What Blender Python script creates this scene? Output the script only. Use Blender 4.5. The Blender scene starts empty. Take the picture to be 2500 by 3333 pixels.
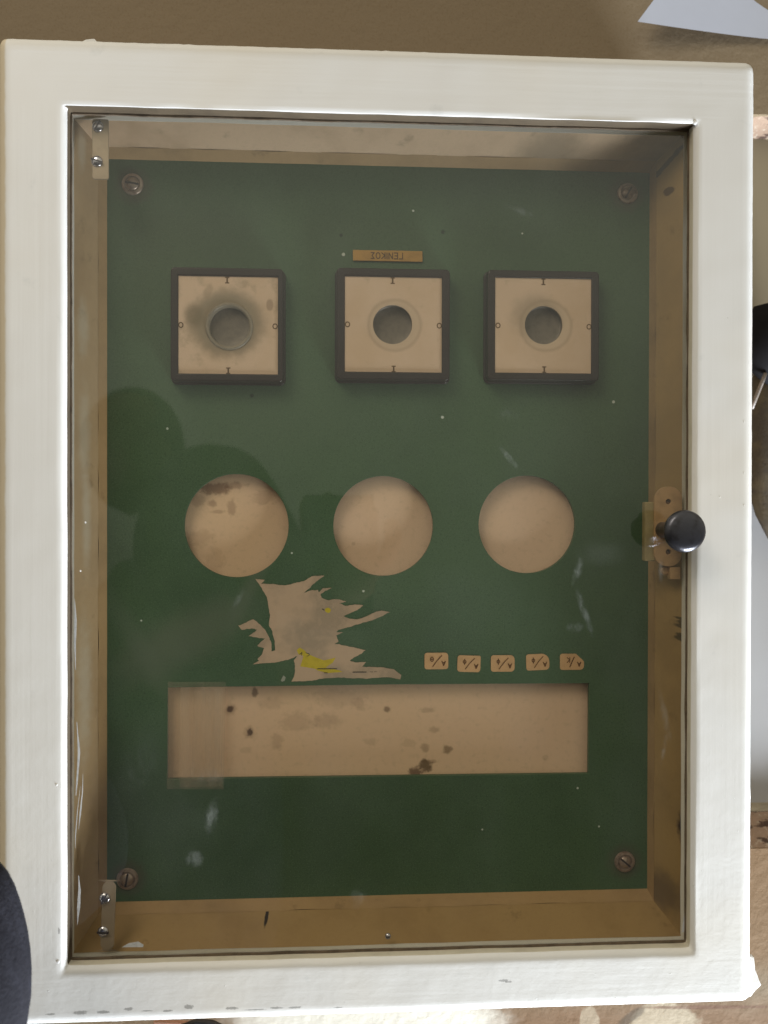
import bpy, bmesh, math, random
from mathutils import Vector, Matrix, noise
random.seed(7)
S = bpy.context.scene
COL = S.collection
mm = .001

# ------------------------------------------------------------------ camera
F = 2900.0                                   # focal length in pixels of the 2500 x 3333 photograph
w = Vector((-0.00583, -0.00172, -0.06150))
CAM = Vector((-0.02829, -0.44542, 0.01332))
ROT = Matrix.Rotation(w.length, 3, w.normalized()) @ Matrix(((1, 0, 0), (0, 0, -1), (0, 1, 0)))
cd = bpy.data.cameras.new('camera'); cam = bpy.data.objects.new('camera', cd); COL.objects.link(cam)
cam.matrix_world = Matrix.Translation(CAM) @ ROT.to_4x4()
cd.sensor_fit = 'VERTICAL'; cd.sensor_height = 24; cd.lens = 24 * F / 3333
cd.clip_start = .01; cd.clip_end = 50
cd.dof.use_dof = True; cd.dof.focus_distance = .465; cd.dof.aperture_fstop = 5.5
S.camera = cam

# ------------------------------------------------------------------ world (dim room light) and lamps
W = bpy.data.worlds.new('World'); S.world = W; W.use_nodes = True
nt = W.node_tree; bgn = nt.nodes['Background']
tc = nt.nodes.new('ShaderNodeTexCoord'); sp = nt.nodes.new('ShaderNodeSeparateXYZ')
nt.links.new(tc.outputs['Generated'], sp.inputs[0])
mr = nt.nodes.new('ShaderNodeMapRange'); mr.interpolation_type = 'SMOOTHSTEP'
nt.links.new(sp.outputs['Z'], mr.inputs['Value'])
mr.inputs['From Min'].default_value = -.32; mr.inputs['From Max'].default_value = .42
rp = nt.nodes.new('ShaderNodeMix'); rp.data_type = 'RGBA'
nt.links.new(mr.outputs[0], rp.inputs['Factor'])
rp.inputs['A'].default_value = (.07, .062, .055, 1)
rp.inputs['B'].default_value = (1.20, 1.18, .99, 1)
nt.links.new(rp.outputs['Result'], bgn.inputs['Color'])
bgn.inputs['Strength'].default_value = .52

def area(name, loc, target, size, energy, color, sizey=None):
    l = bpy.data.lights.new(name, 'AREA'); l.energy = energy; l.color = color; l.size = size
    if sizey: l.shape = 'RECTANGLE'; l.size_y = sizey
    o = bpy.data.objects.new(name, l); COL.objects.link(o)
    o.location = loc; o.rotation_euler = (Vector(target) - Vector(loc)).to_track_quat('-Z', 'Y').to_euler()
    return o
area('window_light', (.72, -.115, -1.05), (0, 0, -.05), .55, 66, (.82, .91, 1.0), .4)
area('room_light', (-.55, -.72, .86), (0, 0, 0), .5, 4.9, (1.0, .93, .81))

S.view_settings.view_transform = 'Standard'; S.view_settings.look = 'None'
S.view_settings.exposure = 0; S.view_settings.gamma = 1; S.view_settings.use_curve_mapping = False
S.render.engine = 'CYCLES'
S.cycles.transparent_max_bounces = 12

# ------------------------------------------------------------------ helpers
def px(x, y, d=0.0):
    """point of the plane Y = d that stands behind photo pixel (x, y)"""
    v = ROT @ Vector(((x - 1250) / F, -(y - 1666.5) / F, -1))
    return CAM + v * ((d - CAM.y) / v.y)
def p2(x, y, d=0.0):
    q = px(x, y, d); return (q.x, q.z)

def link(name, me, mats, parent=None, smooth=False):
    o = bpy.data.objects.new(name, me); COL.objects.link(o)
    for m in (mats if isinstance(mats, (list, tuple)) else [mats]): me.materials.append(m)
    if smooth:
        for p in me.polygons: p.use_smooth = True
    if parent is not None: attach(o, parent)
    return o
def wloc(o):
    v = Vector(o.location)
    return v
def attach(o, parent):
    o.parent = parent
    root = parent
    # only top-level empties are moved off the origin; parts keep world coordinates in their meshes
    while root.parent: root = root.parent
    o.matrix_parent_inverse = Matrix.Translation(-root.location) if parent is root else Matrix.Identity(4)
def tag(o, label=None, cat=None, group=None, kind=None):
    if label: o['label'] = label
    if cat: o['category'] = cat
    if group: o['group'] = group
    if kind: o['kind'] = kind
    return o
def empty(name, loc):
    o = bpy.data.objects.new(name, None); COL.objects.link(o); o.location = loc; o.empty_display_size = .02
    return o

def flat(loops, yf, thick, bevel=0.0, res=3):
    """flat body with holes; loops are lists of (x, z); front at Y = yf, body behind it"""
    cu = bpy.data.curves.new('tmp', 'CURVE'); cu.dimensions = '2D'; cu.fill_mode = 'BOTH'
    for lp in loops:
        s = cu.splines.new('POLY'); s.points.add(len(lp) - 1)
        for i, (x, z) in enumerate(lp): s.points[i].co = (x, z, 0, 1)
        s.use_cyclic_u = True
    cu.extrude = max(thick / 2 - bevel, 0); cu.bevel_depth = bevel; cu.bevel_resolution = res; cu.offset = -bevel
    ob = bpy.data.objects.new('tmp', cu); COL.objects.link(ob)
    dg = bpy.context.evaluated_depsgraph_get()
    me = bpy.data.meshes.new_from_object(ob.evaluated_get(dg))
    bpy.data.objects.remove(ob)
    me.transform(Matrix.Translation((0, yf + thick / 2, 0)) @ Matrix.Rotation(math.pi / 2, 4, 'X'))
    me.materials.clear()
    for p in me.polygons: p.material_index = 0; p.use_smooth = False
    return me
def merge(parts):
    """parts = [(mesh, material index)] -> one mesh"""
    bm = bmesh.new()
    for me, mi in parts:
        n = len(bm.faces)
        bm.from_mesh(me); bm.faces.ensure_lookup_table()
        if mi is not None:
            for f in bm.faces[n:]: f.material_index = mi
    out = bpy.data.meshes.new('m'); bm.to_mesh(out); bm.free()
    return out
def circ(cx, cz, r, n=64, rz=None):
    rz = rz or r
    return [(cx + r * math.cos(2 * math.pi * i / n), cz + rz * math.sin(2 * math.pi * i / n)) for i in range(n)]
def rrect(x0, z0, x1, z1, r, n=6, rs=None):
    pts = []
    cs = [(x1, z1, 0), (x0, z1, 90), (x0, z0, 180), (x1, z0, 270)]
    for k, (cx, cz, a) in enumerate(cs):
        rr = (rs[k] if rs else r)
        sx = -1 if cx == x1 else 1; sz = -1 if cz == z1 else 1
        ox, oz = cx + sx * rr, cz + sz * rr
        for i in range(n + 1):
            t = math.radians(a + 90 * i / n); pts.append((ox + rr * math.cos(t), oz + rr * math.sin(t)))
    return pts
def wob(pts, amp, fr, sub=3, seed=0):
    """subdivide an outline and make it uneven"""
    out = []
    n = len(pts)
    for i in range(n):
        a, b = Vector(pts[i]), Vector(pts[(i + 1) % n])
        for k in range(sub):
            q = a.lerp(b, k / sub)
            v = noise.noise_vector(Vector((q.x * fr, q.y * fr, seed)))
            out.append((q.x + v.x * amp, q.y + v.y * amp))
    return out
def stroke(pts, wd, yf, th):
    """a pen stroke as a thin ribbon"""
    parts = []
    for a, b in zip(pts[:-1], pts[1:]):
        a = Vector(a); b = Vector(b); d = (b - a).normalized(); n = Vector((-d.y, d.x)) * wd / 2; e = d * wd * .3
        parts.append(([tuple(a - e + n), tuple(a - e - n), tuple(b + e - n), tuple(b + e + n)]))
    return [(flat([p], yf - k * 2e-6, th), 1) for k, p in enumerate(parts)]
def lathe(prof, c, axis=(0, -1, 0), n=48):
    """profile of (radius, height) turned round the axis that starts at c"""
    bm = bmesh.new(); rings = []
    for r, h in prof:
        if r < 1e-7: rings.append([bm.verts.new((0, 0, h))])
        else: rings.append([bm.verts.new((r * math.cos(2 * math.pi * i / n), r * math.sin(2 * math.pi * i / n), h)) for i in range(n)])
    for a, b in zip(rings[:-1], rings[1:]):
        for i in range(n):
            j = (i + 1) % n
            f = [a[i % len(a)], a[j % len(a)], b[j % len(b)], b[i % len(b)]]
            f = list(dict.fromkeys(f))
            if len(f) > 2: bm.faces.new(f)
    bmesh.ops.recalc_face_normals(bm, faces=bm.faces)
    me = bpy.data.meshes.new('l'); bm.to_mesh(me); bm.free()
    q = Vector((0, 0, 1)).rotation_difference(Vector(axis))
    me.transform(Matrix.Translation(c) @ q.to_matrix().to_4x4())
    return me
def box(x0, x1, y0, y1, z0, z1, bev=0):
    bm = bmesh.new(); bmesh.ops.create_cube(bm, size=1)
    for v in bm.verts: v.co = ((x0 + x1) / 2 + v.co.x * (x1 - x0), (y0 + y1) / 2 + v.co.y * (y1 - y0), (z0 + z1) / 2 + v.co.z * (z1 - z0))
    if bev: bmesh.ops.bevel(bm, geom=bm.edges[:], offset=bev, segments=3, affect='EDGES', profile=.5)
    me = bpy.data.meshes.new('b'); bm.to_mesh(me); bm.free(); return me
def polymesh(vs, fs):
    me = bpy.data.meshes.new('p'); me.from_pydata([tuple(v) for v in vs], [], fs); me.update(); return me

# ------------------------------------------------------------------ materials
class M:
    def __init__(s, name, col, rough=.6, metal=0.0, spec=.5):
        s.m = bpy.data.materials.new(name); s.m.use_nodes = True
        s.t = s.m.node_tree; s.b = s.t.nodes['Principled BSDF']
        s.b.inputs['Roughness'].default_value = rough; s.b.inputs['Metallic'].default_value = metal
        s.b.inputs['Specular IOR Level'].default_value = spec
        rgb = s.n('ShaderNodeRGB'); rgb.outputs[0].default_value = (*col, 1); s.c = rgb.outputs[0]
        s.obj = s.n('ShaderNodeTexCoord').outputs['Object']; s.bump = None
    def n(s, k): return s.t.nodes.new(k)
    def l(s, a, b): s.t.links.new(a, b)
    def noise(s, scale, detail=4, stretch=(1, 1, 1), rough=.6, dist=0):
        mp = s.n('ShaderNodeMapping'); s.l(s.obj, mp.inputs[0]); mp.inputs['Scale'].default_value = stretch
        t = s.n('ShaderNodeTexNoise'); s.l(mp.outputs[0], t.inputs['Vector'])
        t.inputs['Scale'].default_value = scale; t.inputs['Detail'].default_value = detail
        t.inputs['Roughness'].default_value = rough; t.inputs['Distortion'].default_value = dist
        return t.outputs['Fac']
    def rng(s, v, a, b, c=0, d=1, smooth=True):
        r = s.n('ShaderNodeMapRange'); s.l(v, r.inputs['Value'])
        if smooth: r.interpolation_type = 'SMOOTHSTEP'
        for k, x in zip(('From Min', 'From Max', 'To Min', 'To Max'), (a, b, c, d)): r.inputs[k].default_value = x
        return r.outputs[0]
    def math(s, op, a, b=None):
        r = s.n('ShaderNodeMath'); r.operation = op
        for i, v in enumerate((a, b)):
            if v is None: continue
            if isinstance(v, (int, float)): r.inputs[i].default_value = v
            else: s.l(v, r.inputs[i])
        return r.outputs[0]
    def mix(s, fac, col, mode='MIX'):
        x = s.n('ShaderNodeMix'); x.data_type = 'RGBA'; x.blend_type = mode
        if isinstance(fac, (int, float)): x.inputs['Factor'].default_value = fac
        else: s.l(fac, x.inputs['Factor'])
        s.l(s.c, x.inputs['A'])
        x.inputs['B'].default_value = (*col, 1); s.c = x.outputs['Result']
        return s
    def var(s, scale, col, lo=.45, hi=.7, amt=1, **k):
        return s.mix(s.rng(s.noise(scale, **k), lo, hi, 0, amt), col)
    def blob(s, c, rx, rz, amt=1, soft=.35, nz=.5, nscale=120, ang=0):
        """uneven spot of the surface round the point c (x, z)"""
        mp = s.n('ShaderNodeMapping'); mp.vector_type = 'TEXTURE'; s.l(s.obj, mp.inputs[0])
        mp.inputs['Location'].default_value = (c[0], 0, c[1]); mp.inputs['Rotation'].default_value = (0, math.radians(ang), 0)
        mp.inputs['Scale'].default_value = (rx, 1e3, rz)
        ln = s.n('ShaderNodeVectorMath'); ln.operation = 'LENGTH'; s.l(mp.outputs[0], ln.inputs[0])
        d = s.math('ADD', ln.outputs['Value'], s.math('MULTIPLY', s.math('SUBTRACT', s.noise(nscale, 3), .5), nz * 2))
        return s.rng(d, 1 - soft, 1 + soft, amt, 0)
    def bmp(s, h, dist, strength=1):
        b = s.n('ShaderNodeBump'); b.inputs['Distance'].default_value = dist; b.inputs['Strength'].default_value = strength
        s.l(h, b.inputs['Height'])
        if s.bump is not None: s.l(s.bump, b.inputs['Normal'])
        s.bump = b.outputs[0]; return s
    def done(s):
        s.l(s.c, s.b.inputs['Base Color'])
        if s.bump is not None: s.l(s.bump, s.b.inputs['Normal'])
        return s.m

# white brush-painted wood: strokes run along the rails (top, bottom) and along the stiles
def white_paint():
    a = M('white_paint', (.77, .735, .695), .48, spec=.4)
    a.var(14, (.74, .70, .655), .35, .75, .8, detail=3)
    a.var(9, (.76, .70, .62), .45, .75, .7, detail=2)
    a.var(60, (.62, .60, .565), .62, .8, .6)
    h = a.noise(90, 4, (.10, 1, 2.6)); v = a.noise(90, 4, (2.6, 1, .05))
    sx = a.n('ShaderNodeSeparateXYZ'); a.l(a.obj, sx.inputs[0])
    az = a.math('ABSOLUTE', a.math('ADD', sx.outputs['Z'], .0015))
    az = a.math('ADD', az, a.math('MULTIPLY', a.math('SUBTRACT', a.noise(60, 3), .5), .004))
    f = a.rng(az, .2105, .2125)
    mx = a.n('ShaderNodeMix'); a.l(f, mx.inputs[0]); a.l(v, mx.inputs[2]); a.l(h, mx.inputs[3])
    a.bmp(mx.outputs[0], .00009)
    low = a.rng(sx.outputs['Z'], .05, -.2, .15, 1)
    a.bmp(a.math('MULTIPLY', a.rng(a.noise(170, 3), .3, .75), low), .000045)
    a.bmp(a.math('MULTIPLY', a.rng(a.noise(420, 2), .70, .80), low), .00018)
    sx2 = a.n('ShaderNodeSeparateXYZ'); a.l(a.obj, sx2.inputs[0])
    ex = a.math('ADD', sx2.outputs['X'], a.math('MULTIPLY', a.math('SUBTRACT', a.noise(90, 4), .5), .002))
    a.mix(a.rng(ex, -.1855, -.1868, 0, .85), (.62, .50, .33))
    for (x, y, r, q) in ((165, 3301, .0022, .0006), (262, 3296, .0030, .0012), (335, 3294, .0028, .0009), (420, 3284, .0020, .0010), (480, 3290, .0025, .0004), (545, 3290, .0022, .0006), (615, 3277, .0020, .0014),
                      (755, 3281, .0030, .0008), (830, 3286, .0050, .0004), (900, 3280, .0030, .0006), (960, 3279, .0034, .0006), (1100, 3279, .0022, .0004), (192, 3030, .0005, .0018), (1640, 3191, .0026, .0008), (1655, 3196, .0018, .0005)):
        a.mix(a.blob(p2(x, y, 0), r, q * .8, .6, .3, .85, 900), (.16, .145, .13))  # dark crescents, mostly the shade behind paint drips put into the colour
    # pits of bare dirt
    a.mix(a.rng(a.noise(230, 2), .775, .80, 0, .5), (.35, .31, .27))
    return a.done()
MW = white_paint()
def cream():
    a = M('cream_paint', (.52, .43, .27), .4)
    a.var(40, (.40, .31, .18), .4, .75, .8)
    return a.done()
MCREAM = cream()

def ochre(name, col, dark):
    a = M(name, col, .5, spec=.3)
    a.var(22, dark, .42, .72, .75, detail=6)
    a.var(75, tuple(x * .55 for x in dark), .6, .76, .5, detail=5)
    a.var(500, tuple(x * .8 for x in col), .5, .7, .3)
    return a
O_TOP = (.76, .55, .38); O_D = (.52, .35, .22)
mt = ochre('yellowed_paint_upper_lit', O_TOP, O_D)  # upper board's colour lightened, as lit from below
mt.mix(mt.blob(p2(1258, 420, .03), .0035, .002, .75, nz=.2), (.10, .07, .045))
mt.mix(mt.blob(p2(1790, 495, .03), .016, .007, .55, .7), (.13, .10, .06))  # dark patch painted as the right stile's cast shadow
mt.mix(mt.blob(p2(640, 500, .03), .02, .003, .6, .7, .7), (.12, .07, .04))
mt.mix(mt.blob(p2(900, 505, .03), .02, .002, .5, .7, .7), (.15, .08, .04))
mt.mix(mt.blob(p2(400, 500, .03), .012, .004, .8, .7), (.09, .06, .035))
mt.mix(mt.blob(p2(2120, 520, .03), .014, .008, .6, .9), (.10, .075, .05))  # same stile shadow, painted towards the right corner
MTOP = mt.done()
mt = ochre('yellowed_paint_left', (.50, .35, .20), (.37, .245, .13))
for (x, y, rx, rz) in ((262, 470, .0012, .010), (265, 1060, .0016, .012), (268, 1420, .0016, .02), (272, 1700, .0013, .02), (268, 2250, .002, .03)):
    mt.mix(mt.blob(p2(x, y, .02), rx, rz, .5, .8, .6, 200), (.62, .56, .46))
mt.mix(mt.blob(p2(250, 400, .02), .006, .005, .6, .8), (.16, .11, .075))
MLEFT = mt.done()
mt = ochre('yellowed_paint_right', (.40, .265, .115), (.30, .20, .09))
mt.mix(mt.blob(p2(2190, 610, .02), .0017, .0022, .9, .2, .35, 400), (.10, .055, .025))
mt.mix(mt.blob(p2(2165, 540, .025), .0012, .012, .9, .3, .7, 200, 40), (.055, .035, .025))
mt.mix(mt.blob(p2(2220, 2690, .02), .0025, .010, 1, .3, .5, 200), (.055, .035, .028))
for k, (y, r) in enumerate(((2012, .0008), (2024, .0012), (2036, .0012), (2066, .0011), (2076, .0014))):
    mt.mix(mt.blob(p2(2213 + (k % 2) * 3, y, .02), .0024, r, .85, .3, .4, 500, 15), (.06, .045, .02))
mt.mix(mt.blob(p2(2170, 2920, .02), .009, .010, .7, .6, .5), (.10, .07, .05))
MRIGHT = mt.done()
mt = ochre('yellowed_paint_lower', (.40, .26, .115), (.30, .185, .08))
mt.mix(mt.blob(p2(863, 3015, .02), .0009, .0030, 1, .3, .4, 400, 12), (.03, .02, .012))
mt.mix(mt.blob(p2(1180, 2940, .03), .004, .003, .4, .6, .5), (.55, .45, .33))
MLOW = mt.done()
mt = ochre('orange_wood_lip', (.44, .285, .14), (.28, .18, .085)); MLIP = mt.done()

def green():
    a = M('green_board', (.070, .128, .064), .5, spec=.35)
    a.var(12, (.050, .095, .047), .4, .7, .8, detail=4)
    a.var(30, (.065, .12, .062), .5, .75, .5, detail=5)
    a.var(900, (.035, .07, .036), .5, .7, .55, detail=2)
    a.var(700, (.10, .17, .11), .60, .75, .35, detail=2)
    a.mix(a.blob(p2(690, 760, .04), .030, .018, .45, .9, .6, 60), (.05, .085, .05))
    a.mix(a.blob(p2(900, 1350, .04), .03, .02, .3, .9, .6, 60), (.085, .125, .08))
    a.mix(a.blob(p2(600, 2080, .04), .036, .012, .55, .7, .4, 60, -28), (.13, .15, .105))
    a.mix(a.blob(p2(470, 2130, .04), .005, .03, .4, .8, .4, 60, -30), (.12, .16, .11))
    a.mix(a.blob(p2(820, 1900, .04), .004, .02, .35, .8, .4, 90, 25), (.15, .17, .13))
    for (x, y, r) in ((1110, 766, .0009), (1442, 755, .0011), (820, 1288, .001)):
        a.mix(a.blob(p2(x, y, .04), r, r, .9, .4, .3, 600), (.02, .035, .02))
    for (x, y, r) in ((1118, 828, .0009), (1345, 686, .0006), (1440, 1358, .0008), (1997, 1308, .0008), (545, 1395, .0006), (1183, 1924, .0006), (1880, 2565, .0006), (460, 2020, .0005), (1310, 1040, .0005), (1700, 760, .0005), (1570, 2700, .0005), (1950, 2690, .0005), (950, 1800, .0005)):
        a.mix(a.blob(p2(x, y, .04), r, r, .9, .3, .3, 700), (.62, .66, .60))
    a.var(1500, (.11, .17, .10), .55, .7, .5, detail=1)
    a.bmp(a.noise(650, 3), .00012)
    # dirt gathered round the four screws
    for c in ((435, 606), (2037, 633), (419, 2857), (2033, 2804)):
        a.mix(a.blob(p2(*c, .04), .0085, .0085, .55, .5, .3, 150), (.10, .075, .06))
    return a.done()
MGREEN = green()

def backing():
    a = M('beige_backing', (.80, .565, .405), .6, spec=.2)
    a.var(9, (.80, .56, .36), .4, .7, .7, detail=2)
    a.var(300, (.50, .36, .25), .5, .75, .3)
    Y = .0465
    for (x, y, rx, rz, am, c) in (
        (700, 1590, .008, .003, .75, (.22, .12, .08)), (760, 1580, .006, .0022, .7, (.25, .14, .09)), (690, 1640, .0025, .002, .7, (.22, .12, .08)),
        (755, 1650, .0022, .004, .65, (.26, .15, .10)), (710, 1665, .0035, .001, .6, (.26, .15, .10)), (860, 1620, .006, .0035, .5, (.32, .2, .14)),
        (640, 1630, .004, .003, .5, (.3, .18, .12)), (650, 1750, .008, .004, .45, (.36, .21, .12)), (700, 1830, .005, .007, .35, (.4, .24, .14)),
        (749, 2308, .0016, .0016, 1, (.05, .025, .015)), (749, 2310, .0032, .0032, .5, (.25, .14, .09)), (815, 2384, .0018, .0018, 1, (.035, .018, .01)), (815, 2386, .003, .003, .45, (.25, .14, .08)),
        (828, 2252, .0016, .0026, .75, (.14, .08, .05)), (880, 2290, .006, .003, .35, (.3, .19, .13)), (965, 2350, .009, .005, .4, (.32, .2, .14)), (1065, 2345, .007, .004, .45, (.3, .19, .13)),
        (1170, 2290, .004, .003, .45, (.3, .19, .13)), (900, 2415, .003, .004, .45, (.28, .17, .11)), (800, 2440, .003, .002, .35, (.3, .2, .13)), (1210, 2415, .003, .002, .4, (.3, .2, .13)),
        (1100, 2270, .013, .005, .35, (.32, .21, .15)), (1259, 2308, .0016, .0015, .8, (.2, .12, .07)), (1390, 2312, .004, .0014, .5, (.25, .16, .1)), (1412, 2374, .003, .0018, .55, (.25, .16, .1)),
        (1383, 2434, .0024, .0022, .7, (.22, .14, .07)), (1457, 2438, .0024, .0022, .75, (.18, .11, .05)), (1386, 2492, .003, .0036, .95, (.11, .065, .025)), (1400, 2478, .0035, .001, .6, (.18, .1, .05)),
        (1349, 2514, .0028, .003, .9, (.12, .06, .03)), (1325, 2420, .004, .002, .35, (.3, .2, .13)), (1150, 1770, .001, .001, .5, (.3, .2, .14)), (1775, 2465, .0015, .0015, .35, (.28, .18, .12))):
        a.mix(a.blob(p2(x, y, Y), rx, rz, am * .9 if am > .7 else am * .6, .4, .95, 330), c)
    return a.done()
MBACK = backing()

def plate(dirty, c):
    a = M('dirty_cream_plate' if dirty else 'cream_plate', (.70, .51, .37), .45, spec=.35)
    a.var(35, (.64, .45, .30), .4, .7, .8, detail=4); a.var(160, (.45, .33, .21), .6, .78, .45)
    cx, cz = p2(*c, .032)
    if dirty:
        a.mix(a.blob((cx - .001, cz + .001), .0195, .0175, .92, .28, .18, 130), (.27, .205, .13))
        a.mix(a.blob((cx - .002, cz + .003), .0155, .0145, .6, .3, .12, 130), (.30, .245, .17))
        a.mix(a.blob((cx - .018, cz + .005), .005, .006, .75, .5, .4), (.20, .15, .085))
        a.mix(a.blob((cx + .0215, cz + .0115), .0018, .003, .7, .3, .2), (.33, .22, .14))
        a.mix(a.blob((cx - .011, cz + .018), .0022, .0045, .5, .4, .4, 300, 20), (.36, .26, .17))
        a.var(90, (.33, .25, .16), .5, .7, .5, detail=5)
    else:
        o = .004 if c[0] > 1500 else 0
        a.mix(a.blob((cx + .001, cz - .0005), .0148, .0143, .55, .06, .05, 130), (.46, .33, .225))
        a.mix(a.blob((cx + .001, cz - .0005), .0132, .0127, .8, .06, .05, 130), (.66, .49, .345))
        a.mix(a.blob((cx - o, cz + o), .0135, .012, .55 if o else .2, .35, .25, 130), (.33, .245, .165))
    return a.done()
def simple(name, col, rough=.5, metal=0, spec=.5, v=.75, scale=90):
    a = M(name, col, rough, metal, spec); a.var(scale, tuple(x * v for x in col), .4, .7, .8, detail=4); return a.done()
MBEZ = simple('dark_brown_bakelite', (.022, .012, .010), .28, spec=.5, v=.7)
MSOCK = simple('grey_dirty_metal', (.20, .17, .14), .5, .3, scale=300)
MSOCKD = simple('dark_socket_rim', (.07, .055, .045), .5)
MINK = simple('brown_print', (.13, .065, .02), .7)
MINK2 = simple('brown_pen_ink', (.16, .075, .028), .8, spec=.1, scale=600, v=.6)
MBLK = simple('black_print', (.02, .017, .015), .7)
MORL = simple('orange_embossing_tape', (.52, .285, .055), .45, scale=160)
MORT = simple('faded_letters', (.12, .062, .015), .6)
MSTK = simple('cream_sticker', (.62, .38, .19), .6, spec=.2, scale=260, v=.85)
MPAP = M('torn_paper', (.53, .385, .27), .9, spec=.1)
MPAP.var(45, (.36, .28, .20), .4, .62, .9, detail=5); MPAP.var(220, (.50, .37, .26), .5, .7, .6, detail=4); MPAP.bmp(MPAP.noise(900, 3), .0001)
MPAP = MPAP.done()
MYEL = simple('yellow_highlighter', (.56, .44, .035), .8, spec=.1, v=.85, scale=300)
MSTEEL = simple('zinc_steel', (.62, .60, .66), .22, 1.0, scale=400)
MRUST = M('dull_washer', (.38, .30, .25), .38, .55); MRUST.var(200, (.16, .09, .06), .45, .7, .8, detail=4); MRUST = MRUST.done()
MSLOT = simple('screw_slot', (.035, .025, .025), .7)
MKNOB = M('dark_knob_metal', (.085, .082, .092), .30, .85); MKNOB.var(160, (.05, .045, .045), .45, .7, .8, detail=5); MKNOB.bmp(MKNOB.noise(700, 3), .00008); MKNOB = MKNOB.done()
MLATCH = simple('brass_coloured_latch', (.50, .31, .15), .42, .15, scale=150)
MBAR = simple('painted_latch_bar', (.34, .265, .12), .5, scale=120)
MSTRAP = simple('painted_strap', (.42, .33, .235), .33, .2, scale=150, v=.85)
MSTREAK = simple('white_smear_and_glint', (.60, .59, .58), .4, v=.75, scale=500)
MWOOD = simple('bare_box_wood', (.34, .235, .14), .7, scale=40)

def tape():
    a = M('clear_tape', (.62, .52, .40), .35)
    a.l(a.c, a.b.inputs['Base Color'])
    t = a.n('ShaderNodeBsdfTransparent'); t.inputs[0].default_value = (.992, .985, .972, 1)
    mx = a.n('ShaderNodeMixShader'); a.l(a.rng(a.noise(50, 3, (3, 1, .3)), .3, .7, .10, .20), mx.inputs[0])
    a.l(t.outputs[0], mx.inputs[1]); a.l(a.b.outputs[0], mx.inputs[2])
    a.l(mx.outputs[0], a.t.nodes['Material Output'].inputs[0]); return a.m
MTAPE = tape()

def glass():
    a = M('old_window_glass', (.70, .73, .72), .8, spec=.1)
    a.l(a.c, a.b.inputs['Base Color'])
    tr = a.n('ShaderNodeBsdfTransparent'); tr.inputs[0].default_value = (.955, .945, .915, 1)
    gl = a.n('ShaderNodeBsdfGlossy'); gl.inputs['Roughness'].default_value = .012; gl.inputs['Color'].default_value = (1, 1, 1, 1)
    fr = a.n('ShaderNodeFresnel'); fr.inputs['IOR'].default_value = 1.5
    ge = a.n('ShaderNodeNewGeometry')
    fac = a.math('MULTIPLY', a.math('MULTIPLY', fr.outputs[0], 1.75), a.math('SUBTRACT', 1, ge.outputs['Backfacing']))
    m1 = a.n('ShaderNodeMixShader'); a.l(fac, m1.inputs[0]); a.l(tr.outputs[0], m1.inputs[1]); a.l(gl.outputs[0], m1.inputs[2])
    # dust layer and wiped smears on the pane, plus a faint painted reflection
    film_and_reflection = a.rng(a.noise(25, 5, (1, 1, .6)), .35, .8, .002, .014)
    for (x, y, rx, rz, am, ang) in (
        (1655, 1490, .0012, .0055, .35, -40), (1880, 1855, .0016, .0050, .35, 15), (1900, 1990, .0014, .009, .28, -20), (1872, 2040, .003, .0022, .22, 0),
        (1960, 1800, .010, .005, .06, 0), (690, 2655, .0022, .0060, .40, 10), (635, 2795, .0032, .0030, .36, 40), (450, 2500, .006, .010, .05, 30), (680, 2525, .007, .003, .08, 0),
        (2165, 2340, .0013, .009, .30, -12), (2160, 2430, .001, .006, .28, 10), (1165, 2918, .003, .004, .16, 20), (560, 2690, .012, .016, .02, 20), (2150, 1850, .0012, .005, .25, 0),
        (1700, 690, .006, .0015, .14, 20), (1650, 1350, .004, .0025, .10, 0), (770, 1960, .0012, .005, .18, 30), (1510, 2000, .02, .03, .025, 0), (500, 2650, .03, .04, .03, 0)):
        bl = a.blob(p2(x, y, .009), rx, rz, am * .42, .8, .75, 420 if rx < .008 else 60, ang)
        film_and_reflection = a.math('ADD', film_and_reflection, a.math('MULTIPLY', bl, a.rng(a.noise(330, 5, (1, 1, .5)), .35, .65, .15, 1)) if rx < .008 else bl)
    edge = a.math('MULTIPLY', ge.outputs['Backfacing'], -1)
    film_and_reflection = a.math('MULTIPLY', film_and_reflection, a.math('ADD', edge, 1))
    m2 = a.n('ShaderNodeMixShader'); a.l(film_and_reflection, m2.inputs[0]); a.l(m1.outputs[0], m2.inputs[1]); a.l(a.b.outputs[0], m2.inputs[2])
    a.l(m2.outputs[0], a.t.nodes['Material Output'].inputs[0]); return a.m
MGLASS = glass()

# ------------------------------------------------------------------ setting: wall with a recess
def wallmat():
    a = M('brown_wall_paint', (.235, .175, .11), .75, spec=.2)
    a.var(7, (.23, .17, .105), .4, .7, .8, detail=3)
    a.var(700, (.19, .13, .07), .5, .7, .5, detail=2)
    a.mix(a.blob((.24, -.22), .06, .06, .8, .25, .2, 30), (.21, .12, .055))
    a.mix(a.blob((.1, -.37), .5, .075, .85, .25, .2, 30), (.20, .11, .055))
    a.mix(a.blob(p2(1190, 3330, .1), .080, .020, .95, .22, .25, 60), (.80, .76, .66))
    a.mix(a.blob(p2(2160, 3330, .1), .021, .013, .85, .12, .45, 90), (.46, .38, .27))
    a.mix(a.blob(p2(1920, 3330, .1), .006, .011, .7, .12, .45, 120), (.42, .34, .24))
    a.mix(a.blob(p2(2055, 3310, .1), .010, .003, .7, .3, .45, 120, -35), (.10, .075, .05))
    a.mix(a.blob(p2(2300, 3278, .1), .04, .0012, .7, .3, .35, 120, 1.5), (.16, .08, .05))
    a.bmp(a.noise(120, 5), .0006); return a.done()
    a.bmp(a.noise(120, 5), .0006); return a.done()
MWALL = wallmat()
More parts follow.
